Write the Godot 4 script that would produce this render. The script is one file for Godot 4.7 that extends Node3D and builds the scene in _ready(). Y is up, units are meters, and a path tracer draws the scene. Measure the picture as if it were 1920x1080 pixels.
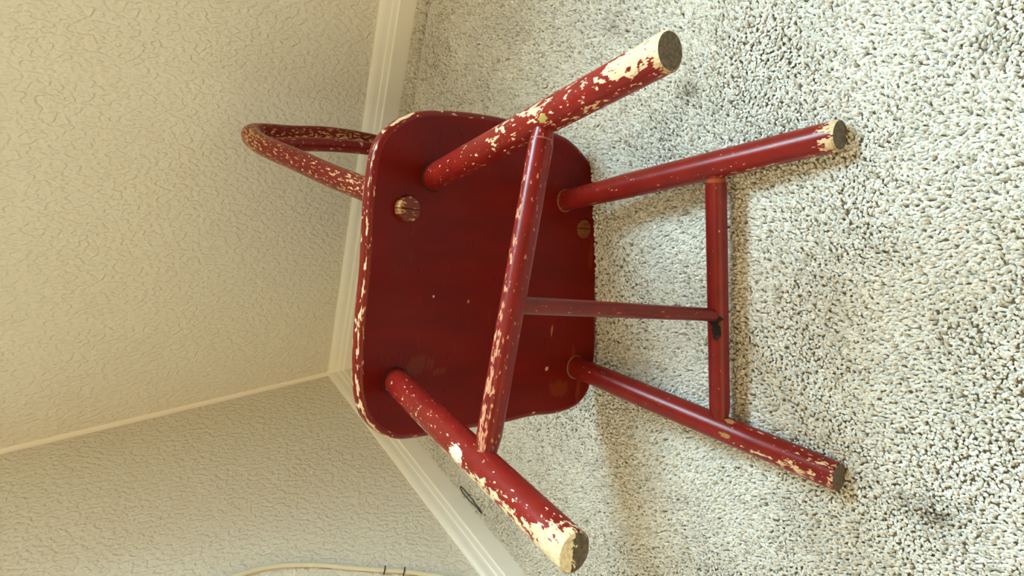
extends Node3D
# A worn red wooden chair lying on its side on a beige carpet, in the corner of a room.
# The photograph was taken with the camera turned on its side, so world up is to the left of the frame.

const FLOOR_Y := -0.009          # carpet backing; the tips of the pile come up to about y = 0
const ROOM := 3.6
const HIGH := 2.44
const BOARD := 0.0661            # top of the baseboards above the pile
var chair_at := Transform3D(Basis(Vector3(0.1484, 0.9851, -0.0873), Vector3(-0.4510, -0.0112, -0.8925), Vector3(-0.8801, 0.1719, 0.4426)).orthonormalized(), Vector3(0.50484, 0.19929, 0.63846))


func _ready() -> void:
	# camera
	var cam := Camera3D.new()
	cam.name = "camera"
	var right := Vector3(0.2324, -0.7656, 0.5999)
	var up := Vector3(0.8462, -0.1449, -0.5128)
	var back := Vector3(0.4796, 0.6268, 0.6142)
	cam.transform = Transform3D(Basis(right, up, back).orthonormalized(), Vector3(1.06762, 0.76016, 1.17929))
	cam.fov = 43.142
	cam.near = 0.02
	add_child(cam)
	cam.current = true
	# sky and exposure
	var sky_material := ProceduralSkyMaterial.new()
	sky_material.sky_top_color = Color(0.42, 0.58, 0.86)
	sky_material.sky_horizon_color = Color(0.80, 0.88, 0.98)
	sky_material.ground_bottom_color = Color(0.30, 0.29, 0.26)
	sky_material.ground_horizon_color = Color(0.55, 0.56, 0.55)
	sky_material.sky_energy_multiplier = 1.0
	var env := Environment.new()
	env.background_mode = Environment.BG_SKY
	env.sky = Sky.new()
	env.sky.sky_material = sky_material
	env.tonemap_mode = Environment.TONE_MAPPER_LINEAR
	env.tonemap_exposure = 1.03
	env.sdfgi_enabled = true
	env.ssao_enabled = true
	env.ssil_enabled = true
	var world := WorldEnvironment.new()
	world.name = "world"
	world.environment = env
	add_child(world)
	# daylight through the window in the back wall
	var day := AreaLight3D.new()
	day.name = "window_daylight"
	day.area_size = Vector2(0.74, 0.70)
	day.area_normalize_energy = true
	day.light_color = Color(0.775, 0.93, 1.0)
	day.light_energy = 12.9
	day.area_range = 12.0
	day.shadow_enabled = true
	day.transform = Transform3D(Basis(Vector3.UP, PI), Vector3(1.42, 1.30, -0.20))
	add_child(day)
	# warm light of the next room through the open doorway in the front wall
	var next := AreaLight3D.new()
	next.name = "doorway_light"
	next.area_size = Vector2(2.0, 2.1)
	next.area_normalize_energy = true
	next.light_color = Color(1.0, 0.83, 0.52)
	next.light_energy = 3.0
	next.area_range = 12.0
	next.shadow_enabled = true
	next.transform = Transform3D(Basis(), Vector3(1.5, 1.09, ROOM + 0.05))
	add_child(next)

	build_room()
	build_ceiling_lamp()
	build_carpet()
	build_chair()
	build_cable()
	build_wire_loop()


# ---------------------------------------------------------------- helpers

func part(called: String, mesh: Mesh, material: Material, parent: Node, at := Vector3.ZERO) -> MeshInstance3D:
	var o := MeshInstance3D.new()
	o.name = called
	o.mesh = mesh
	if material:
		o.material_override = material
	o.position = at
	o.cast_shadow = GeometryInstance3D.SHADOW_CASTING_SETTING_ON
	parent.add_child(o, true)
	return o


func structure(o: Node, label := "") -> void:
	o.set_meta("kind", "structure")
	if label:
		o.set_meta("label", label)


func box(st: SurfaceTool, lo: Vector3, hi: Vector3) -> void:
	var m := BoxMesh.new()
	m.size = hi - lo
	st.append_from(m, 0, Transform3D(Basis(), (lo + hi) / 2))


func boxes(list: Array) -> ArrayMesh:
	var st := SurfaceTool.new()
	st.begin(Mesh.PRIMITIVE_TRIANGLES)
	for b in list:
		box(st, b[0], b[1])
	return st.commit()


func arrays_mesh(v: PackedVector3Array, n: PackedVector3Array, uv: PackedVector2Array, idx: PackedInt32Array) -> ArrayMesh:
	for i in range(0, idx.size(), 3):        # front faces run clockwise
		var p := v[idx[i]]
		if (v[idx[i + 1]] - p).cross(v[idx[i + 2]] - p).dot(n[idx[i]] + n[idx[i + 1]] + n[idx[i + 2]]) > 0.0:
			var keep := idx[i + 1]
			idx[i + 1] = idx[i + 2]
			idx[i + 2] = keep
	var a := []
	a.resize(Mesh.ARRAY_MAX)
	a[Mesh.ARRAY_VERTEX] = v
	a[Mesh.ARRAY_NORMAL] = n
	a[Mesh.ARRAY_TEX_UV] = uv
	a[Mesh.ARRAY_INDEX] = idx
	var m := ArrayMesh.new()
	m.add_surface_from_arrays(Mesh.PRIMITIVE_TRIANGLES, a)
	return m


# A round bar along points; radii per point; u runs round (0 at the side nearest «toward»), v along.
# cut = [point, normal] planes at the start and the end (or empty) on which the bar is sawn off flat.
func bar(points: PackedVector3Array, radii: PackedFloat32Array, toward: Vector3, cut_end := [], sides := 56) -> ArrayMesh:
	var v := PackedVector3Array()
	var n := PackedVector3Array()
	var uv := PackedVector2Array()
	var idx := PackedInt32Array()
	var count := points.size()
	var total := 0.0
	var along := PackedFloat32Array([0.0])
	for i in range(1, count):
		total += points[i].distance_to(points[i - 1])
		along.append(total)
	var e1 := toward
	var t := (points[1] - points[0]).normalized()
	for i in count:
		var step := points[mini(i + 1, count - 1)] - points[maxi(i - 1, 0)]
		if step.length() > 1e-6:
			t = step.normalized()
		e1 = (e1 - t * e1.dot(t)).normalized()
		var e2 := t.cross(e1)
		for k in sides + 1:
			var a := TAU * k / sides
			var d := e1 * cos(a) + e2 * sin(a)
			var p := points[i] + d * radii[i]
			if cut_end and i >= count - 3:
				var over: float = (p - cut_end[0]).dot(cut_end[1])
				var drop: float = [0.0016, 0.0004, 0.0][i - count + 3]
				var slide: float = (-drop - over) / t.dot(cut_end[1])
				p += t * slide
			v.append(p)
			n.append(d)
			uv.append(Vector2(float(k) / sides, 0.004 + 0.992 * along[i] / total))
	for i in count - 1:
		for k in sides:
			var a := i * (sides + 1) + k
			var b := a + sides + 1
			idx.append_array([a, a + 1, b, a + 1, b + 1, b])
	return arrays_mesh(v, n, uv, idx)


func fan(ring: PackedVector3Array, normal: Vector3, scale_uv := 1.0) -> ArrayMesh:
	var v := PackedVector3Array()
	var n := PackedVector3Array()
	var uv := PackedVector2Array()
	var idx := PackedInt32Array()
	var c := Vector3.ZERO
	for p in ring:
		c += p
	c /= ring.size()
	var e1 := (ring[0] - c).normalized()
	var e2 := normal.cross(e1)
	v.append(c)
	n.append(normal)
	uv.append(Vector2(0.5, 0.5))
	for p in ring:
		v.append(p)
		n.append(normal)
		uv.append(Vector2(0.5 + (p - c).dot(e1) * scale_uv, 0.5 + (p - c).dot(e2) * scale_uv))
	for k in ring.size():
		idx.append_array([0, 1 + (k + 1) % ring.size(), 1 + k])
	return arrays_mesh(v, n, uv, idx)


func noise_bytes(w: int, h: int, coarse: Vector2, seed_value: int, octaves: int, kind := FastNoiseLite.TYPE_SIMPLEX_SMOOTH) -> PackedByteArray:
	# grey noise whose cells are about coarse.x by coarse.y pixels
	var n := FastNoiseLite.new()
	n.noise_type = kind
	n.seed = seed_value
	n.frequency = 1.0 / 16.0
	n.fractal_octaves = octaves
	n.fractal_gain = 0.55
	var nw := clampi(int(w * 16.0 / coarse.x), 8, w * 2)
	var nh := clampi(int(h * 16.0 / coarse.y), 8, h * 2)
	var im := n.get_seamless_image(nw, nh, false, false, 0.12, true)
	im.convert(Image.FORMAT_L8)
	im.resize(w, h, Image.INTERPOLATE_CUBIC)
	return im.get_data()


func gray_texture(data: PackedByteArray, w: int, h: int) -> ImageTexture:
	return ImageTexture.create_from_image(Image.create_from_data(w, h, false, Image.FORMAT_L8, data))


# Red paint over bare wood. wear = [[u, v, width u, width v, strength], ...] with u wrapping round the bar;
# stripe = cell size of the chips (pixels); base = how readily the paint chips everywhere.
func paint(w: int, h: int, seed_value: int, chips: Vector2, base: float, wear: Array, tone := Color(0.465, 0.102, 0.075), marks := [], wood_light := Color(0.88, 0.80, 0.66), wood_dark := Color(0.72, 0.58, 0.40)) -> StandardMaterial3D:
	var lw := w / 4
	var lh := h / 4
	var field := PackedFloat32Array()
	field.resize(lw * lh)
	field.fill(base)
	for b in wear:
		var x0 := int((b[0] - 2.2 * b[2]) * lw)
		var x1 := int((b[0] + 2.2 * b[2]) * lw)
		if x1 - x0 >= lw:
			x0 = int(b[0] * lw) - lw / 2
			x1 = x0 + lw - 1
		for y in range(maxi(0, int((b[1] - 2.2 * b[3]) * lh)), mini(lh, int((b[1] + 2.2 * b[3]) * lh) + 1)):
			var dy: float = (float(y) / lh - b[1]) / b[3]
			for x in range(x0, x1 + 1):
				var dx: float = (float(x) / lw - b[0]) / b[2]
				field[y * lw + posmod(x, lw)] += b[4] * exp(-dx * dx - dy * dy)
	var fb := PackedByteArray()
	fb.resize(lw * lh)
	for i in lw * lh:
		fb[i] = clampi(int((field[i] + 1.0) * 100.0), 0, 255)
	var fi := Image.create_from_data(lw, lh, false, Image.FORMAT_L8, fb)
	fi.resize(w, h, Image.INTERPOLATE_BILINEAR)
	var f := fi.get_data()
	var n1 := noise_bytes(w, h, chips, seed_value, 4)
	var n2 := noise_bytes(w, h, Vector2(chips.x * 0.28, chips.y * 0.6), seed_value + 7, 3)
	var n3 := noise_bytes(w, h, Vector2(w * 0.4, h * 0.12), seed_value + 13, 3)
	var n4 := noise_bytes(w, h, Vector2(chips.x * 0.30, chips.y * 0.38), seed_value + 29, 2)
	var out := PackedByteArray()
	out.resize(w * h * 3)
	var rough := PackedByteArray()
	rough.resize(w * h)
	var r0 := tone.r * 255.0
	var g0 := tone.g * 255.0
	var b0 := tone.b * 255.0
	for i in w * h:
		var worn := f[i] / 100.0 - 1.0
		var t := (n1[i] * 1.3 + n2[i] * 0.7) / 255.0 - 1.0 + worn
		var fleck := n4[i] / 255.0 + 0.30 * worn + 0.30 * (n1[i] / 255.0 - 0.5)
		var c := clampf(maxf((t - 0.46) * 12.0, (fleck - 0.985) * 14.0), 0.0, 1.0)
		var shade := 0.92 + 0.16 * n3[i] / 255.0
		var j := i * 3
		if c <= 0.0:
			var grime := clampf((0.16 - n2[i] / 255.0) * 0.7, 0.0, 0.06)
			var k := shade * (1.0 - grime)
			out[j] = int(minf(255.0, r0 * k))
			out[j + 1] = int(g0 * k)
			out[j + 2] = int(b0 * k)
			rough[i] = int(68.0 + 14.0 * n2[i] / 255.0)
		else:
			var m := n2[i] / 255.0
			var wr := lerpf(wood_dark.r, wood_light.r, m) * 255.0
			var wg := lerpf(wood_dark.g, wood_light.g, m) * 255.0
			var wb := lerpf(wood_dark.b, wood_light.b, m) * 255.0
			out[j] = int(lerpf(r0 * shade, wr, c))
			out[j + 1] = int(lerpf(g0 * shade, wg, c))
			out[j + 2] = int(lerpf(b0 * shade, wb, c))
			rough[i] = int(lerpf(95.0, 175.0, c))
	# marks: [u, v, width u, width v, colour, ragged]: stains and touched-up spots with an outline of their own
	for mk in marks:
		var cx: int = int(mk[0] * w)
		var cy: int = int(mk[1] * h)
		var rx: int = maxi(2, int(mk[2] * w))
		var ry: int = maxi(2, int(mk[3] * h))
		for y in range(maxi(0, cy - ry * 2), mini(h, cy + ry * 2)):
			for x in range(cx - rx * 2, cx + rx * 2):
				var xx := posmod(x, w)
				var i := y * w + xx
				var q = pow(float(x - cx) / rx, 2) + pow(float(y - cy) / ry, 2) + (n1[i] * 0.45 + n2[i] * 0.9 - 172.0) / 255.0 * mk[5]
				var c = clampf((1.0 - q) * 4.0, 0.0, 1.0) * mk[4].a
				out[i * 3] = int(lerpf(out[i * 3], mk[4].r * 255.0, c))
				out[i * 3 + 1] = int(lerpf(out[i * 3 + 1], mk[4].g * 255.0, c))
				out[i * 3 + 2] = int(lerpf(out[i * 3 + 2], mk[4].b * 255.0, c))
				rough[i] = int(lerpf(rough[i], 160.0, c))
	var m := StandardMaterial3D.new()
	m.albedo_texture = ImageTexture.create_from_image(Image.create_from_data(w, h, false, Image.FORMAT_RGB8, out))
	m.roughness = 1.0
	m.roughness_texture = gray_texture(rough, w, h)
	m.roughness_texture_channel = BaseMaterial3D.TEXTURE_CHANNEL_RED
	m.metallic_specular = 0.34
	return m


func plain(color: Color, roughness: float, specular := 0.5) -> StandardMaterial3D:
	var m := StandardMaterial3D.new()
	m.albedo_color = color
	m.roughness = roughness
	m.metallic_specular = specular
	return m


func smooth_path(pts: Array, steps: int) -> PackedVector3Array:
	var out := PackedVector3Array()
	for i in pts.size() - 1:
		var a: Vector3 = pts[maxi(i - 1, 0)]
		var b: Vector3 = pts[i]
		var c: Vector3 = pts[i + 1]
		var d: Vector3 = pts[mini(i + 2, pts.size() - 1)]
		for s in steps:
			out.append(b.cubic_interpolate(c, a, d, float(s) / steps))
	out.append(pts[-1])
	return out


# ---------------------------------------------------------------- the room

func wall_material(color: Color) -> StandardMaterial3D:
	# sprayed, lightly knocked-down plaster: flat-topped worms, standing proud by less than a millimetre
	var size := 1024
	var a := noise_bytes(size, size, Vector2(24, 40), 3, 1)
	var b := noise_bytes(size, size, Vector2(15, 20), 11, 1)
	var h := PackedFloat32Array()
	h.resize(size * size)
	for i in size * size:
		var x := a[i] / 255.0
		h[i] = 0.65 * smoothstep(0.36, 0.66, x) + 0.35 * smoothstep(0.25, 0.75, b[i] / 255.0)
	var im := Image.create_from_data(size, size, false, Image.FORMAT_RF, h.to_byte_array())
	im.bump_map_to_normal_map(4.0)
	var m := StandardMaterial3D.new()
	m.albedo_color = color
	m.roughness = 0.62
	m.metallic_specular = 0.35
	m.normal_enabled = true
	m.normal_texture = ImageTexture.create_from_image(im)
	m.normal_scale = 1.0
	m.uv1_triplanar = true
	m.uv1_world_triplanar = true
	m.uv1_scale = Vector3.ONE * 2.3
	return m


func build_room() -> void:
	var wm := wall_material(Color(0.89, 0.872, 0.825))
	var wm2 := wm.duplicate()
	wm2.albedo_color = Color(0.64, 0.50, 0.34)
	var t := 0.26
	var lo := FLOOR_Y
	var x0 := 1.05
	var x1 := 1.79
	var y0 := 0.95
	var y1 := 1.65
	# back wall with the window opening
	structure(part("wall_back", boxes([
		[Vector3(-t, lo, -t), Vector3(x0, HIGH, 0)], [Vector3(x1, lo, -t), Vector3(ROOM + t, HIGH, 0)],
		[Vector3(x0, lo, -t), Vector3(x1, y0, 0)], [Vector3(x0, y1, -t), Vector3(x1, HIGH, 0)]]), wm, self), "beige textured wall behind the chair, meeting the other wall in the corner")
	structure(part("wall_left", boxes([[Vector3(-t, lo, 0), Vector3(0, HIGH, ROOM)]]), wm, self), "beige textured wall at the lower left, with the cable on it")
	structure(part("wall_right", boxes([[Vector3(ROOM, lo, 0), Vector3(ROOM + t, HIGH, ROOM)]]), wm2, self), "tan textured wall facing the corner, outside the picture")
	structure(part("wall_front", boxes([[Vector3(-t, lo, ROOM), Vector3(0.5, HIGH, ROOM + t)], [Vector3(2.5, lo, ROOM), Vector3(ROOM + t, HIGH, ROOM + t)], [Vector3(0.5, 2.15, ROOM), Vector3(2.5, HIGH, ROOM + t)]]), wm2, self), "tan textured wall behind the camera with a wide open doorway, outside the picture")
	structure(part("door_1", boxes([[Vector3(0.44, lo, ROOM - 0.012), Vector3(0.5, 2.21, ROOM)], [Vector3(2.5, lo, ROOM - 0.012), Vector3(2.56, 2.21, ROOM)], [Vector3(0.5, 2.15, ROOM - 0.012), Vector3(2.5, 2.21, ROOM)],
		[Vector3(0.4, lo, ROOM + t), Vector3(2.6, 2.25, ROOM + t + 0.04)]]), plain(Color(0.90, 0.88, 0.82), 0.4), self), "white casing of the wide doorway to the next room, outside the picture")
	structure(part("ceiling", boxes([[Vector3(-t, HIGH, -t), Vector3(ROOM + t, HIGH + 0.1, ROOM + t)]]), plain(Color(0.82, 0.73, 0.58), 0.8, 0.3), self), "cream ceiling, outside the picture")
	# a paper bead rounds the corner where the two walls meet
	var st := PackedVector3Array()
	var nn := PackedVector3Array()
	var uv := PackedVector2Array()
	var idx := PackedInt32Array()
	var r := 0.007
	for i in 9:
		var a := PI * 0.5 * i / 8.0
		for y in [BOARD - 0.004, HIGH]:
			st.append(Vector3(r - r * sin(a), y, r - r * cos(a)))
			nn.append(Vector3(sin(a), 0, cos(a)))
			uv.append(Vector2(i / 8.0, y))
	for i in 8:
		var a := i * 2
		idx.append_array([a, a + 1, a + 2, a + 1, a + 3, a + 2])
	structure(part("trim_1", arrays_mesh(st, nn, uv, idx), plain(Color(0.96, 0.94, 0.90), 0.5, 0.4), self), "narrow pale rounded bead running up the corner of the walls")
	# window: frame, sash bars, sill, pane
	var white := plain(Color(0.90, 0.89, 0.86), 0.35)
	var win := Node3D.new()
	win.name = "window_1"
	structure(win, "white framed window in the back wall, beyond the picture")
	add_child(win)
	win.position = Vector3(x0, y0, -0.232)
	var w := x1 - x0
	var hh := y1 - y0
	part("window_frame", boxes([
		[Vector3(0, 0, -0.04), Vector3(0.05, hh, 0.03)], [Vector3(w - 0.05, 0, -0.04), Vector3(w, hh, 0.03)],
		[Vector3(0.05, 0, -0.04), Vector3(w - 0.05, 0.05, 0.03)], [Vector3(0.05, hh - 0.05, -0.04), Vector3(w - 0.05, hh, 0.03)],
		[Vector3(w / 2 - 0.02, 0.05, -0.03), Vector3(w / 2 + 0.02, hh - 0.05, 0.02)]]), white, win)
	part("window_sill", boxes([[Vector3(0.0, -0.02, 0.03), Vector3(w, 0.0, 0.24)]]), white, win)
	var glass := plain(Color(0.95, 0.98, 1.0, 0.06), 0.02)
	glass.transparency = BaseMaterial3D.TRANSPARENCY_ALPHA
	part("pane", boxes([[Vector3(0.05, 0.05, -0.004), Vector3(w / 2 - 0.02, hh - 0.05, 0.0)]]), glass, win)
	part("pane", boxes([[Vector3(w / 2 + 0.02, 0.05, -0.004), Vector3(w - 0.05, hh - 0.05, 0.0)]]), glass, win)
	# baseboards: a moulded profile, mitred in the corner
	var gloss := plain(Color(0.955, 0.95, 0.925), 0.33, 0.5)
	structure(baseboard("baseboard_back", true, gloss), "moulded white baseboard along the wall behind the chair")
	structure(baseboard("baseboard_left", false, gloss), "moulded white baseboard along the left wall, beside the wire loop")


func baseboard(called: String, along_x: bool, m: Material) -> MeshInstance3D:
	# [height, depth], from the wall over the top and down to the carpet
	var prof := [[BOARD, 0.0], [BOARD, 0.0035], [BOARD - 0.0012, 0.0050], [BOARD - 0.0045, 0.0070], [BOARD - 0.009, 0.0086], [BOARD - 0.011, 0.0090],
		[BOARD - 0.019, 0.0092], [BOARD - 0.0203, 0.0100], [BOARD - 0.0210, 0.0116], [BOARD - 0.0225, 0.0120],
		[BOARD - 0.0300, 0.0121], [BOARD - 0.0313, 0.0128], [BOARD - 0.0320, 0.0144], [BOARD - 0.0335, 0.0148], [FLOOR_Y, 0.0150]]
	var st := SurfaceTool.new()
	st.begin(Mesh.PRIMITIVE_TRIANGLES)
	for i in prof.size() - 1:
		st.set_smooth_group(-1 if i == prof.size() - 2 else 0)
		var q := []
		for k in 2:
			for far in 2:
				var d: float = prof[i + k][1]
				var s: float = ROOM if far else d
				q.append(Vector3(s, prof[i + k][0], d) if along_x else Vector3(d, prof[i + k][0], s))
		var order := [0, 1, 2, 1, 3, 2] if along_x else [0, 2, 1, 1, 2, 3]
		for k in order:
			st.add_vertex(q[k])
	st.generate_normals()
	return part(called, st.commit(), m, self)


func build_ceiling_lamp() -> void:
	var o := Node3D.new()
	o.name = "ceiling_light"
	o.position = Vector3(1.25, HIGH - 0.06, 1.25)
	o.set_meta("label", "square warm ceiling light with a pale diffuser, outside the picture")
	o.set_meta("category", "ceiling light")
	add_child(o)
	part("lamp_frame", boxes([[Vector3(-0.29, 0, -0.29), Vector3(0.29, 0.06, -0.26)], [Vector3(-0.29, 0, 0.26), Vector3(0.29, 0.06, 0.29)],
		[Vector3(-0.29, 0, -0.26), Vector3(-0.26, 0.06, 0.26)], [Vector3(0.26, 0, -0.26), Vector3(0.29, 0.06, 0.26)]]), plain(Color(0.85, 0.84, 0.8), 0.4), o)
	var glow := plain(Color(0.9, 0.85, 0.75), 0.6)
	glow.emission_enabled = true
	glow.emission = Color(1.0, 0.82, 0.50)
	glow.emission_energy_multiplier = 0.6
	part("lamp_diffuser", boxes([[Vector3(-0.26, 0.008, -0.26), Vector3(0.26, 0.02, 0.26)]]), glow, o)
	var l := AreaLight3D.new()
	l.name = "lamp_light"
	l.area_size = Vector2(0.5, 0.5)
	l.area_normalize_energy = true
	l.light_color = Color(1.0, 0.82, 0.50)
	l.light_energy = 0.65
	l.area_range = 12.0
	l.shadow_enabled = true
	l.transform = Transform3D(Basis(Vector3.RIGHT, -PI / 2), Vector3(0, -0.004, 0))
	o.add_child(l)


# ---------------------------------------------------------------- carpet

func build_carpet() -> void:
	var base := plain(Color(0.66, 0.62, 0.55), 0.95, 0.1)
	var fl := part("floor", boxes([[Vector3(-0.14, FLOOR_Y - 0.1, -0.14), Vector3(ROOM + 0.14, FLOOR_Y, ROOM + 0.14)]]), base, self)
	structure(fl, "pale beige cut-pile carpet floor")
	# one tuft: a short twisted end of yarn, bent over at the tip
	var v := PackedVector3Array()
	var n := PackedVector3Array()
	var uv := PackedVector2Array()
	var idx := PackedInt32Array()
	var spine := [[0.0, 0.0, 0.0012], [0.0002, 0.004, 0.0017], [0.0008, 0.0070, 0.0020], [0.0018, 0.0090, 0.00185], [0.0029, 0.0100, 0.0011]]
	for i in spine.size():
		for k in 6:
			var a := TAU * k / 6.0 + i * 0.45
			var flat := 0.78 if k % 2 else 1.0
			v.append(Vector3(spine[i][0] + cos(a) * spine[i][2] * flat, spine[i][1], sin(a) * spine[i][2] * flat))
			n.append(Vector3(cos(a), 0.15 + 0.25 * i, sin(a)).normalized())
			uv.append(Vector2(k / 6.0, i / 4.0))
	v.append(Vector3(0.0034, 0.0103, 0))
	n.append(Vector3(0.5, 0.86, 0))
	uv.append(Vector2(0.5, 1))
	for i in spine.size() - 1:
		for k in 6:
			var a := i * 6 + k
			var b := i * 6 + (k + 1) % 6
			idx.append_array([a, a + 6, b, b, a + 6, b + 6])
	for k in 6:
		idx.append_array([24 + k, 30, 24 + (k + 1) % 6])
	var tuft := arrays_mesh(v, n, uv, idx)
	var yarn := plain(Color.WHITE, 0.85, 0.15)
	yarn.vertex_color_use_as_albedo = true
	tuft.surface_set_material(0, yarn)
	var rng := RandomNumberGenerator.new()
	rng.seed = 41
	var lay := FastNoiseLite.new()      # which way the pile lies
	lay.seed = 5
	lay.frequency = 3.5
	var tone := FastNoiseLite.new()
	tone.seed = 9
	tone.frequency = 9.0
	var stains := [[0.929, 0.487, 0.018, 0.5], [0.891, 0.637, 0.014, 0.8], [0.614, 1.101, 0.020, 1.0], [0.606, 1.07, 0.012, 0.7], [0.865, 0.30, 0.03, 0.25], [1.037, 0.929, 0.016, 0.5]]
	var spacing := 0.0027
	var buf := PackedFloat32Array()
	var x_end := 1.95
	var z_end := 1.9
	var nx := int(x_end / spacing)
	var nz := int(z_end / spacing)
	buf.resize(nx * nz * 16)
	var at := 0
	for i in nx:
		for j in nz:
			var x := 0.0150 + (i + rng.randf_range(-0.3, 0.8)) * spacing
			var z := 0.0150 + (j + rng.randf_range(-0.3, 0.8)) * spacing
			var yaw := lay.get_noise_2d(x, z) * 3.0 + rng.randf_range(-1.5, 1.5) + 0.6
			var lean := rng.randf_range(0.0, 0.45)
			var size := rng.randf_range(0.72, 1.0)
			var high := (0.55 + 0.5 * size) * rng.randf_range(0.92, 1.06)
			# the crease where the carpet was pushed against the tack strip
			var gap := z - 0.046 - 0.002 * sin(x * 30.0)
			var edge := minf(maxf(-gap / 0.006, gap / 0.022), 3.0)
			if edge < 1.0 and x > 0.1:
				high *= 0.12 + 0.88 * edge
			var b := Basis(Vector3.UP, yaw) * Basis(Vector3.FORWARD, lean) * Basis.from_scale(Vector3(size, high, size))
			var k := 0.90 + 0.09 * tone.get_noise_2d(x, z) + rng.randf_range(-0.10, 0.08)
			var c := Color(0.885, 0.872, 0.840)
			var pick := rng.randf()
			if pick < 0.10:
				c = Color(0.75, 0.72, 0.66)
			elif pick < 0.28:
				c = Color(0.94, 0.925, 0.89)
			c = c.srgb_to_linear()
			for s in stains:
				var d = Vector2(x - s[0], z - s[1]).length() / s[2]
				if d < 1.6:
					c = c.lerp(Color(0.10, 0.065, 0.03), s[3] * exp(-d * d) * rng.randf_range(0.1, 1.0))
			buf[at] = b.x.x
			buf[at + 1] = b.y.x
			buf[at + 2] = b.z.x
			buf[at + 3] = x
			buf[at + 4] = b.x.y
			buf[at + 5] = b.y.y
			buf[at + 6] = b.z.y
			buf[at + 7] = FLOOR_Y - 0.0005
			buf[at + 8] = b.x.z
			buf[at + 9] = b.y.z
			buf[at + 10] = b.z.z
			buf[at + 11] = z
			buf[at + 12] = c.r * k
			buf[at + 13] = c.g * k
			buf[at + 14] = c.b * k
			buf[at + 15] = 1.0
			at += 16
	var mm := MultiMesh.new()
	mm.transform_format = MultiMesh.TRANSFORM_3D
	mm.use_colors = true
	mm.mesh = tuft
	mm.instance_count = nx * nz
	mm.buffer = buf
	var pile := MultiMeshInstance3D.new()
	pile.name = "carpet_pile"
	pile.multimesh = mm
	pile.set_meta("kind", "stuff")
	pile.set_meta("label", "pale beige twisted carpet pile covering the whole floor")
	pile.set_meta("category", "carpet")
	add_child(pile)


# ---------------------------------------------------------------- the chair

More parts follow.
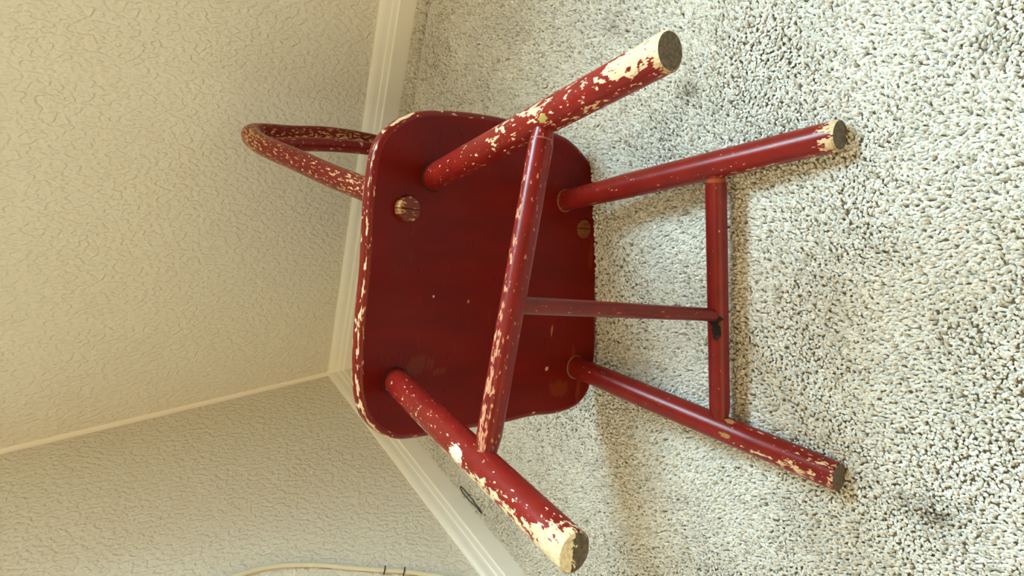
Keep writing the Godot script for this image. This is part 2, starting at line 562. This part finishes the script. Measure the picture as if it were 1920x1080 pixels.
func build_chair() -> void:
	var chair := Node3D.new()
	chair.name = "wooden_chair"
	var foot := Vector3(chair_at.origin.x, 0.0, chair_at.origin.z)
	chair.transform = Transform3D(chair_at.basis, foot)
	chair.set_meta("label", "old red painted wooden chair with chipped paint, tipped over on its side on the carpet")
	chair.set_meta("category", "chair")
	add_child(chair)
	var off := chair_at.basis.inverse() * (chair_at.origin - foot)   # the seat's underside is the plane y = 0 of the parts

	build_seat(chair, off)

	# legs: root, tip, radius at the root, seed, chip base, wear, marks (u: 0 = the side turned up, 0.25 = towards the chair's front)
	var cream := Color(0.86, 0.80, 0.66)
	var legs := [
		[Vector3(0.1117, 0, -0.2474), Vector3(0.1378, -0.368, -0.3285), 0.0158, 21, 0.02,
			[[0.0, 1.02, 0.9, 0.05, 1.1], [0.0, 0.90, 0.10, 0.07, 0.85], [0.90, 0.93, 0.10, 0.06, 0.5], [0.97, 0.60, 0.075, 0.045, 0.62], [0.90, 0.54, 0.05, 0.10, 0.30], [0.98, 0.46, 0.07, 0.035, 0.42], [0.07, 0.42, 0.06, 0.03, 0.30], [0.22, 0.78, 0.09, 0.14, 0.28], [0.02, 0.76, 0.12, 0.08, 0.22], [0.2, 0.60, 0.08, 0.06, 0.22], [0.0, 0.45, 0.9, 0.3, 0.08]],
			[[0.08, 0.63, 0.045, 0.017, Color(0.62, 0.53, 0.27), 1.6]]],
		[Vector3(0.1458, 0, -0.004), Vector3(0.2021, -0.368, 0.0571), 0.0150, 22, 0.02,
			[[0.0, 1.03, 0.9, 0.07, 1.1], [0.10, 0.83, 0.11, 0.18, 0.52], [0.11, 0.60, 0.07, 0.14, 0.50], [0.12, 0.35, 0.045, 0.20, 0.55], [0.05, 0.96, 0.16, 0.06, 0.55], [0.98, 0.80, 0.08, 0.10, 0.36], [0.03, 0.68, 0.06, 0.05, 0.40], [0.97, 0.25, 0.14, 0.25, 0.14], [0.92, 0.93, 0.12, 0.04, 0.3]],
			[[0.0, 0.552, 0.085, 0.034, cream, 3.0]]],
		[Vector3(-0.1074, 0, -0.2428), Vector3(-0.1387, -0.368, -0.3075), 0.0140, 23, -0.06,
			[[0.0, 1.0, 0.9, 0.028, 0.75], [0.14, 0.965, 0.10, 0.04, 0.50], [0.90, 0.975, 0.10, 0.03, 0.40], [0.205, 0.78, 0.014, 0.12, 0.62], [0.06, 0.68, 0.05, 0.025, 0.35], [0.03, 0.5, 0.3, 0.3, 0.02]], []],
		[Vector3(-0.151, 0, -0.0081), Vector3(-0.2042, -0.368, 0.0567), 0.0152, 24, -0.05,
			[[0.0, 1.0, 0.9, 0.02, 0.45], [0.08, 0.88, 0.07, 0.11, 0.46], [0.80, 0.76, 0.014, 0.12, 0.52], [0.06, 0.72, 0.014, 0.13, 0.50], [0.85, 0.95, 0.06, 0.06, 0.45], [0.98, 0.9, 0.1, 0.08, 0.3]],
			[[0.82, 0.66, 0.045, 0.018, Color(0.60, 0.44, 0.25), 1.6], [0.015, 0.665, 0.035, 0.02, Color(0.60, 0.44, 0.25), 1.6]]]]
	for l in legs:
		build_leg(chair, off, l)

	# stretchers
	var s1 := leg_point(legs[0], 0.5816)
	var s2 := leg_point(legs[1], 0.6074)
	var s3 := leg_point(legs[2], 0.6206)
	var s4 := leg_point(legs[3], 0.6128)
	stretcher(chair, off, "side_stretcher", s1, s2, 0.0119, 0.0119, 31, 0.06, [[0.97, 0.76, 0.07, 0.20, 0.52], [0.99, 0.45, 0.05, 0.20, 0.36], [0.92, 0.92, 0.12, 0.08, 0.34], [0.02, 0.2, 0.06, 0.15, 0.25]],
		[[0.86, 0.072, 0.30, 0.003, Color(0.72, 0.50, 0.46, 0.5), 0.3]])
	stretcher(chair, off, "side_stretcher", s3, s4, 0.0125, 0.0125, 32, -0.12, [[0.1, 0.5, 0.2, 0.3, 0.05]],
		[[0.97, 0.568, 0.14, 0.022, Color(0.055, 0.045, 0.045), 1.8], [0.93, 0.606, 0.075, 0.040, Color(0.06, 0.05, 0.05), 1.6], [0.9, 0.06, 0.4, 0.008, Color(0.55, 0.30, 0.12, 0.8), 0.4]])
	stretcher(chair, off, "cross_stretcher", s1.lerp(s2, 0.5477), s3.lerp(s4, 0.5578), 0.0086, 0.0079, 33, -0.02, [[0.95, 0.2, 0.1, 0.3, 0.10]], [], Color(0.40, 0.115, 0.085))
	build_hoop(chair, off)


func leg_point(l: Array, s: float) -> Vector3:
	return l[0].lerp(l[1], s)


func build_leg(chair: Node3D, off: Vector3, l: Array) -> void:
	var root: Vector3 = l[0]
	var tip: Vector3 = l[1]
	var axis := (tip - root).normalized()
	var pts := PackedVector3Array()
	var radii := PackedFloat32Array()
	var steps := 24
	pts.append(root - axis * 0.016)
	radii.append(l[2])
	for i in steps:
		var s := float(i) / steps
		pts.append(root.lerp(tip, s))
		radii.append(lerpf(l[2], 0.0161, smoothstep(0.0, 0.35, s)))
	pts.append(tip - axis * 0.004)
	radii.append(0.0161)
	for r in [0.0161, 0.0156, 0.0146]:
		pts.append(tip)
		radii.append(r)
	# the cut rings are slid on to the sawn plane, so let their places along differ a little for the texture
	var mesh := bar(pts, radii, Vector3.RIGHT, [tip, Vector3.DOWN])
	var leg := part("leg", mesh, paint(320, 1280, l[3], Vector2(28, 46), l[4], l[5], Color(0.465, 0.102, 0.075), l[6]), chair, off)
	# sawn end
	var e1 := (Vector3.RIGHT - axis * axis.x).normalized()
	var e2 := axis.cross(e1)
	var ring := PackedVector3Array()
	for k in 48:
		var a := TAU * k / 48
		var p := tip + (e1 * cos(a) + e2 * sin(a)) * 0.0147
		p += axis * ((tip - p).dot(Vector3.DOWN) / axis.dot(Vector3.DOWN))
		ring.append(p)
	var worn: bool = l[3] == 22
	var end := part("end_grain", fan(ring, Vector3.DOWN, 28.0), end_grain(l[3], worn), leg)
	end.set_meta("label", "sawn leg end of bare grey wood" if not worn else "sawn leg end, half pale and half dirty grey")
	# rim of the hole in the seat
	var rim := PackedVector3Array()
	var rr := PackedFloat32Array()
	for k in 41:
		var a := TAU * k / 40
		var p = (e1 * cos(a) + e2 * sin(a)) * (l[2] + 0.0006)
		p += axis * ((-p).dot(Vector3.DOWN) / axis.dot(Vector3.DOWN))
		rim.append(root + p)
		rr.append(0.0010 if l[3] < 23 else 0.0014)
	var dark := plain(Color(0.10, 0.035, 0.025), 0.8) if l[3] < 23 else plain(Color(0.44, 0.26, 0.10), 0.6)
	part("socket_rim", bar(rim, rr, Vector3.DOWN, [], 8), dark, leg)


func end_grain(seed_value: int, worn: bool) -> StandardMaterial3D:
	var s := 160
	var n := noise_bytes(s, s, Vector2(26, 26), seed_value, 4)
	var g := noise_bytes(s, s, Vector2(70, 4), seed_value + 3, 2)
	var out := PackedByteArray()
	out.resize(s * s * 3)
	for i in s * s:
		var x := float(i % s) / s
		var k := 0.72 + 0.4 * n[i] / 255.0 + 0.2 * (g[i] / 255.0 - 0.5)
		var c := Color(0.40, 0.365, 0.315) * k
		if worn and x + 0.25 * (n[i] / 255.0 - 0.5) > 0.53:
			c = Color(0.88, 0.83, 0.70) * (0.85 + 0.25 * n[i] / 255.0)
		out[i * 3] = int(clampf(c.r, 0, 1) * 255)
		out[i * 3 + 1] = int(clampf(c.g, 0, 1) * 255)
		out[i * 3 + 2] = int(clampf(c.b, 0, 1) * 255)
	var m := plain(Color.WHITE, 0.75, 0.3)
	m.albedo_texture = ImageTexture.create_from_image(Image.create_from_data(s, s, false, Image.FORMAT_RGB8, out))
	return m


func stretcher(chair: Node3D, off: Vector3, called: String, a: Vector3, b: Vector3, ra: float, rb: float, seed_value: int, base: float, wear: Array, marks: Array, tone := Color(0.43, 0.092, 0.075)) -> void:
	var pts := PackedVector3Array()
	var radii := PackedFloat32Array()
	for i in 25:
		var s := i / 24.0
		pts.append(a.lerp(b, s))
		# the ends are turned down to fit their holes
		var neck := 1.0 - 0.16 * (1.0 - smoothstep(0.055, 0.085, minf(s, 1.0 - s))) if called == "side_stretcher" else 1.0
		radii.append(lerpf(ra, rb, s) * neck)
	part(called, bar(pts, radii, Vector3.RIGHT), paint(256, 1024, seed_value, Vector2(22, 52), base, wear, tone, marks, Color(0.80, 0.60, 0.46), Color(0.60, 0.34, 0.22)), chair, off)


func seat_outline() -> PackedVector2Array:
	var mm := [[196.5, -36], [196.5, -80], [194.5, -140], [195.5, -205], [193.5, -247], [190, -270], [184, -285], [172, -300], [150, -316], [127, -325], [88, -332], [50, -335.5], [10, -337], [-40, -336],
		[-81, -333], [-108, -328], [-133, -316], [-154, -300], [-166, -283], [-174, -241], [-180, -192], [-183, -126], [-189, -70], [-192, -26], [-190, 5], [-185, 27], [-174, 42], [-154, 53], [-121, 58.5], [-84, 58.5],
		[-57, 60.5], [-28, 63.5], [25, 65.5], [75, 68], [110, 69.5], [138, 68], [161, 57.5], [178, 42.5], [187.5, 26], [194, 0]]
	var out := PackedVector2Array()
	var c := mm.size()
	for i in c:
		var p := []
		for k in [-1, 0, 1, 2]:
			p.append(Vector2(mm[posmod(i + k, c)][0], mm[posmod(i + k, c)][1]) * 0.001)
		for s in 5:
			out.append(p[1].cubic_interpolate(p[2], p[0], p[3], s / 5.0))
	return out


func build_seat(chair: Node3D, off: Vector3) -> void:
	var line := seat_outline()
	var c := line.size()
	var normals := PackedVector2Array()
	var along := PackedFloat32Array()
	var total := 0.0
	for i in c:
		var t := (line[(i + 1) % c] - line[posmod(i - 1, c)]).normalized()
		var nn := Vector2(t.y, -t.x)
		if nn.dot(line[i] - Vector2(0, -0.135)) < 0:
			nn = -nn
		normals.append(nn)
		along.append(total)
		total += line[i].distance_to(line[(i + 1) % c])
	# edge profile: inset, height, normal out, normal up
	var thick := 0.020
	var r := 0.0075
	var prof := []
	for k in 9:
		var a := PI * 0.5 * k / 8.0
		prof.append([r * (1.0 - sin(a)), r * (1.0 - cos(a)), sin(a), -cos(a)])
	for k in 9:
		var a := PI * 0.5 * k / 8.0
		prof.append([r * (1.0 - cos(a)), thick - r * (1.0 - sin(a)), cos(a), sin(a)])
	var v := PackedVector3Array()
	var n := PackedVector3Array()
	var uv := PackedVector2Array()
	var idx := PackedInt32Array()
	for i in c + 1:
		var k := i % c
		for j in prof.size():
			var q = line[k] - normals[k] * prof[j][0]
			v.append(Vector3(q.x, prof[j][1], q.y))
			n.append(Vector3(normals[k].x * prof[j][2], prof[j][3], normals[k].y * prof[j][2]))
			uv.append(Vector2(float(j) / (prof.size() - 1), (total if i == c else along[k]) / total))
	var m := prof.size()
	for i in c:
		for j in m - 1:
			var a := i * m + j
			idx.append_array([a, a + m, a + 1, a + 1, a + m, a + m + 1])
	# worn along both arrises; u runs from the underside over the edge to the top
	var wear := [[0.26, 0.06, 0.05, 0.10, 0.42], [0.28, 0.965, 0.10, 0.05, 0.55], [0.30, 0.01, 0.14, 0.03, 0.40], [0.62, 0.97, 0.12, 0.06, 0.45], [0.62, 0.06, 0.10, 0.14, 0.30], [0.30, 0.205, 0.13, 0.016, 0.95],
		[0.3, 0.14, 0.05, 0.04, 0.36], [0.4, 0.90, 0.10, 0.05, 0.40], [0.33, 0.26, 0.06, 0.03, 0.45], [0.30, 0.80, 0.05, 0.06, 0.25]]
	var edge := paint(128, 2048, 41, Vector2(36, 30), 0.05, wear, Color(0.41, 0.078, 0.054))
	var face := seat_face()
	var mesh := arrays_mesh(v, n, uv, idx)
	mesh.surface_set_material(0, edge)
	for side in 2:
		var ring := PackedVector3Array()
		for i in c:
			var q := line[i] - normals[i] * r
			ring.append(Vector3(q.x, thick * side, q.y))
		var f := fan(ring, Vector3.UP if side else Vector3.DOWN)
		var a := f.surface_get_arrays(0)
		var fuv: PackedVector2Array = a[Mesh.ARRAY_TEX_UV]
		var fv: PackedVector3Array = a[Mesh.ARRAY_VERTEX]
		for i in fuv.size():
			fuv[i] = Vector2((fv[i].x + 0.21) / 0.42, (fv[i].z + 0.345) / 0.42)
		a[Mesh.ARRAY_TEX_UV] = fuv
		mesh.add_surface_from_arrays(Mesh.PRIMITIVE_TRIANGLES, a)
		mesh.surface_set_material(side + 1, face)
	part("seat", mesh, null, chair, off)


func seat_uv(x: float, z: float) -> Vector2:
	return Vector2((x + 0.21) / 0.42, (z + 0.345) / 0.42)


func seat_face() -> StandardMaterial3D:
	# few chips; scratches, smears of grime and rubbed spots
	var marks := []
	var dirt := Color(0.30, 0.20, 0.15, 0.14)
	var tan := Color(0.48, 0.24, 0.09, 0.45)
	for s in [[0.11, -0.02, 0.020, 0.012, Color(0.45, 0.36, 0.28, 0.28)], [0.085, -0.012, 0.010, 0.006, tan], [0.15, -0.17, 0.016, 0.05, dirt], [0.15, -0.09, 0.030, 0.016, dirt], [-0.12, 0.02, 0.016, 0.012, tan], [-0.16, 0.022, 0.005, 0.020, tan],
			[-0.165, -0.165, 0.003, 0.022, tan], [-0.145, -0.03, 0.005, 0.012, tan], [0.10, -0.105, 0.0022, 0.0022, Color(0.85, 0.75, 0.6, 0.9)], [0.047, -0.10, 0.002, 0.0025, Color(0.7, 0.5, 0.3, 0.9)], [-0.02, -0.15, 0.0015, 0.002, Color(0.85, 0.78, 0.65, 0.9)],
			[-0.095, -0.008, 0.0025, 0.0035, Color(0.75, 0.62, 0.5, 0.9)], [-0.1, -0.06, 0.002, 0.007, Color(0.66, 0.45, 0.35, 0.8)], [0.0, 0.052, 0.020, 0.004, tan]]:
		var p := seat_uv(s[0], s[1])
		marks.append([p.x, p.y, s[2] / 0.42, s[3] / 0.42, s[4], 3.4])
	var m := paint(1024, 1024, 51, Vector2(60, 130), -0.30, [], Color(0.385, 0.072, 0.048), marks)
	m.metallic_specular = 0.22
	# scratches
	var im := m.albedo_texture.get_image()
	var rng := RandomNumberGenerator.new()
	rng.seed = 77
	for k in 60:
		var p := Vector2(rng.randf_range(0.1, 0.9), rng.randf_range(0.08, 0.92)) * 1024.0
		var d := Vector2(rng.randf_range(-0.35, 0.35), 1).normalized()
		var length := rng.randf_range(8, 55)
		var strength := rng.randf_range(0.1, 0.45)
		for q in int(length):
			var x := clampi(int(p.x + d.x * q), 0, 1023)
			var y := clampi(int(p.y + d.y * q), 0, 1023)
			im.set_pixel(x, y, im.get_pixel(x, y).lerp(Color(0.72, 0.48, 0.40), strength))
	m.albedo_texture = ImageTexture.create_from_image(im)
	return m


func build_hoop(chair: Node3D, off: Vector3) -> void:
	var half := [Vector3(0.1466, 0.002, -0.2078), Vector3(0.1535, 0.09, -0.2315), Vector3(0.164, 0.17, -0.2510), Vector3(0.178, 0.245, -0.2725), Vector3(0.190, 0.305, -0.289), Vector3(0.1975, 0.350, -0.303), Vector3(0.1965, 0.385, -0.3165), Vector3(0.182, 0.407, -0.325), Vector3(0.155, 0.417, -0.3305), Vector3(0.115, 0.422, -0.335), Vector3(0.06, 0.425, -0.343)]
	var all := []
	for p in half:
		all.append(p)
	all.append(Vector3(0, 0.426, -0.3455))
	for i in half.size():
		var p: Vector3 = half[half.size() - 1 - i]
		# the lower side has been pressed in and rests on the carpet
		all.append(Vector3(-minf(p.x, (0.190 - 0.0112 * p.y + 0.172 * p.z) / 0.985), p.y, p.z))
	var path := smooth_path(all, 6)
	var radii := PackedFloat32Array()
	for i in path.size():
		var s := absf(float(i) / (path.size() - 1) - 0.5) * 2.0
		radii.append(lerpf(0.0135, 0.0155, smoothstep(0.20, 0.60, s)))
	var wear := [[0.0, 0.22, 0.9, 0.16, 0.16], [0.0, 0.32, 0.9, 0.05, 0.34], [0.75, 0.5, 0.3, 0.12, 0.30], [0.5, 0.5, 0.2, 0.1, 0.26], [0.1, 0.08, 0.3, 0.05, 0.24], [0.0, 0.72, 0.9, 0.22, 0.17]]
	var hoop := part("back_hoop", bar(path, radii, Vector3.RIGHT, [], 48), paint(256, 1792, 61, Vector2(15, 25), 0.06, wear, Color(0.43, 0.092, 0.062), [], Color(0.88, 0.73, 0.55), Color(0.60, 0.40, 0.20)), chair, off)
	# its two ends come through the seat and are wedged
	for s in [1, -1]:
		dowel_end(hoop, Vector3(0.1466 * s, 0, -0.2066), 0.0105 if s > 0 else 0.0022, s)
	# the bar across the hoop
	var cross := []
	for x in [0.187, 0.14, 0.09, 0.03, -0.03, -0.08, -0.11, -0.134]:
		cross.append(Vector3(x, 0.315 + 0.004 * (1.0 - pow(x / 0.187, 2)), -0.298 - 0.019 * (1.0 - pow(x / 0.187, 2))))
	var cp := smooth_path(cross, 4)
	var cr := PackedFloat32Array()
	for i in cp.size():
		cr.append(0.0105)
	part("back_crossbar", bar(cp, cr, Vector3.UP, [], 32), paint(192, 768, 62, Vector2(28, 40), 0.03, [[0.5, 0.45, 0.2, 0.3, 0.2]]), chair, off)


func dowel_end(hoop: Node3D, at: Vector3, proud: float, side: int) -> void:
	var r := 0.0145 if side > 0 else 0.0132
	var o := MeshInstance3D.new()
	var st := SurfaceTool.new()
	st.begin(Mesh.PRIMITIVE_TRIANGLES)
	# two half discs with a slot between them, which runs across the chair
	for h in [-1, 1]:
		var ring := []
		for k in 17:
			var a := PI * k / 16.0
			var p := Vector2(cos(a) * r, h * (0.0006 + sin(a) * (r - 0.0006)))
			ring.append(p)
		var levels := [[0.004, 1.0], [-proud + 0.0009, 1.0], [-proud, 0.94]]
		for i in 2:
			for k in 17:
				var a: Vector2 = ring[k]
				var b: Vector2 = ring[(k + 1) % 17]
				var q := [Vector3(a.x * levels[i][1], levels[i][0], a.y * levels[i][1]), Vector3(b.x * levels[i][1], levels[i][0], b.y * levels[i][1]), Vector3(b.x * levels[i + 1][1], levels[i + 1][0], b.y * levels[i + 1][1]), Vector3(a.x * levels[i + 1][1], levels[i + 1][0], a.y * levels[i + 1][1])]
				for w in ([0, 1, 2, 0, 2, 3] if h > 0 else [0, 2, 1, 0, 3, 2]):
					st.set_smooth_group(-1)
					st.set_uv(Vector2(0.5, 0.5) + Vector2(q[w].x, q[w].z) * 24.0)
					st.add_vertex(q[w])
		for k in range(1, 16):
			for w in ([0, k, k + 1] if h > 0 else [0, k + 1, k]):
				st.set_smooth_group(-1)
				st.set_uv(Vector2(0.5, 0.5) + ring[w] * 24.0)
				st.add_vertex(Vector3(ring[w].x * 0.94, -proud, ring[w].y * 0.94))
	st.generate_normals()
	o.mesh = st.commit()
	o.name = "dowel_end"
	var bare := Color(0.80, 0.66, 0.46) if side > 0 else Color(0.52, 0.32, 0.13)
	var dull := Color(0.58, 0.36, 0.20) if side > 0 else Color(0.36, 0.20, 0.08)
	o.material_override = paint(128, 128, 70 + side, Vector2(60, 14), 0.30 if side > 0 else 0.62, [[0.12, 0.5, 0.20, 0.9, -0.3 if side > 0 else 0.0], [0.85, 0.5, 0.12, 0.6, 0.5]], Color(0.40, 0.15, 0.09), [], bare, dull)
	o.position = at
	hoop.add_child(o, true)
	# the wedge sits deep in the slot
	var wedge := MeshInstance3D.new()
	wedge.name = "dowel_wedge"
	wedge.mesh = boxes([[Vector3(-r * 0.97, -proud + 0.0018, -0.0006), Vector3(r * 0.97, 0.003, 0.0006)]])
	wedge.material_override = plain(Color(0.16, 0.08, 0.05), 0.8)
	wedge.position = at
	hoop.add_child(wedge, true)


# ---------------------------------------------------------------- small things

func build_cable() -> void:
	var cable := Node3D.new()
	cable.name = "cable"
	cable.set_meta("label", "white cable arching along the left wall above the baseboard, held by two dark staples")
	cable.set_meta("category", "cable")
	cable.position = Vector3(0, 0.27, 0.50)
	add_child(cable)
	var pts := []
	for p in [[0.56, 0.425], [0.48, 0.420], [0.4313, 0.4255], [0.3976, 0.4291], [0.3648, 0.4380], [0.31, 0.4640], [0.265, 0.4935], [0.2103, 0.5280], [0.1819, 0.5455], [0.1346, 0.5810], [0.10, 0.612], [0.072, 0.66]]:
		pts.append(Vector3(0.0042, p[0] - 0.27, p[1] - 0.50))
	var path := smooth_path(pts, 6)
	var radii := PackedFloat32Array()
	for i in path.size():
		radii.append(0.0042)
	part("cable_sheath", bar(path, radii, Vector3.RIGHT, [], 20), plain(Color(0.86, 0.84, 0.76), 0.42), cable)
	var dark := plain(Color(0.12, 0.11, 0.10), 0.45)
	for p in [[0.2125, 0.5265], [0.1840, 0.5445]]:
		var d := Vector3(0, 0.60, 0.80)
		var path2 := PackedVector3Array([d * -0.0056, d * -0.0054 + Vector3(0.0088, 0, 0), d * -0.0046 + Vector3(0.0098, 0, 0), d * 0.0046 + Vector3(0.0098, 0, 0), d * 0.0054 + Vector3(0.0088, 0, 0), d * 0.0056])
		var rr := PackedFloat32Array([0.0010, 0.0010, 0.0010, 0.0010, 0.0010, 0.0010])
		part("cable_staple", bar(path2, rr, Vector3.UP, [], 10), dark, cable, Vector3(0, p[0] - 0.27, p[1] - 0.50))


func build_wire_loop() -> void:
	var o := Node3D.new()
	o.name = "wire_loop"
	o.position = Vector3(0.034, 0.0, 0.481)
	o.set_meta("label", "small flattened loop of dark wire lying on the carpet against the left baseboard")
	o.set_meta("category", "wire loop")
	add_child(o)
	var dark := plain(Color(0.16, 0.145, 0.13), 0.5)
	var ring := PackedVector3Array()
	var rr := PackedFloat32Array()
	for k in 49:
		var a := TAU * k / 48
		var pinch := 1.0 - 0.35 * exp(-pow((sin(a) - 0.45) / 0.2, 2))
		ring.append(Vector3(cos(a) * 0.0046 * pinch + 0.001 * sin(a * 3.0), 0.0028 + 0.0008 * sin(a * 2.0), sin(a) * 0.036))
		rr.append(0.0009)
	part("wire", bar(ring, rr, Vector3.UP, [], 8), dark, o)
	for s in [-0.012, 0.014]:
		part("wire_tie", bar(PackedVector3Array([Vector3(-0.0046, 0.003, s), Vector3(0, 0.0042, s + 0.002), Vector3(0.0046, 0.003, s + 0.005)]), PackedFloat32Array([0.0005, 0.0005, 0.0005]), Vector3.UP, [], 8), dark, o)
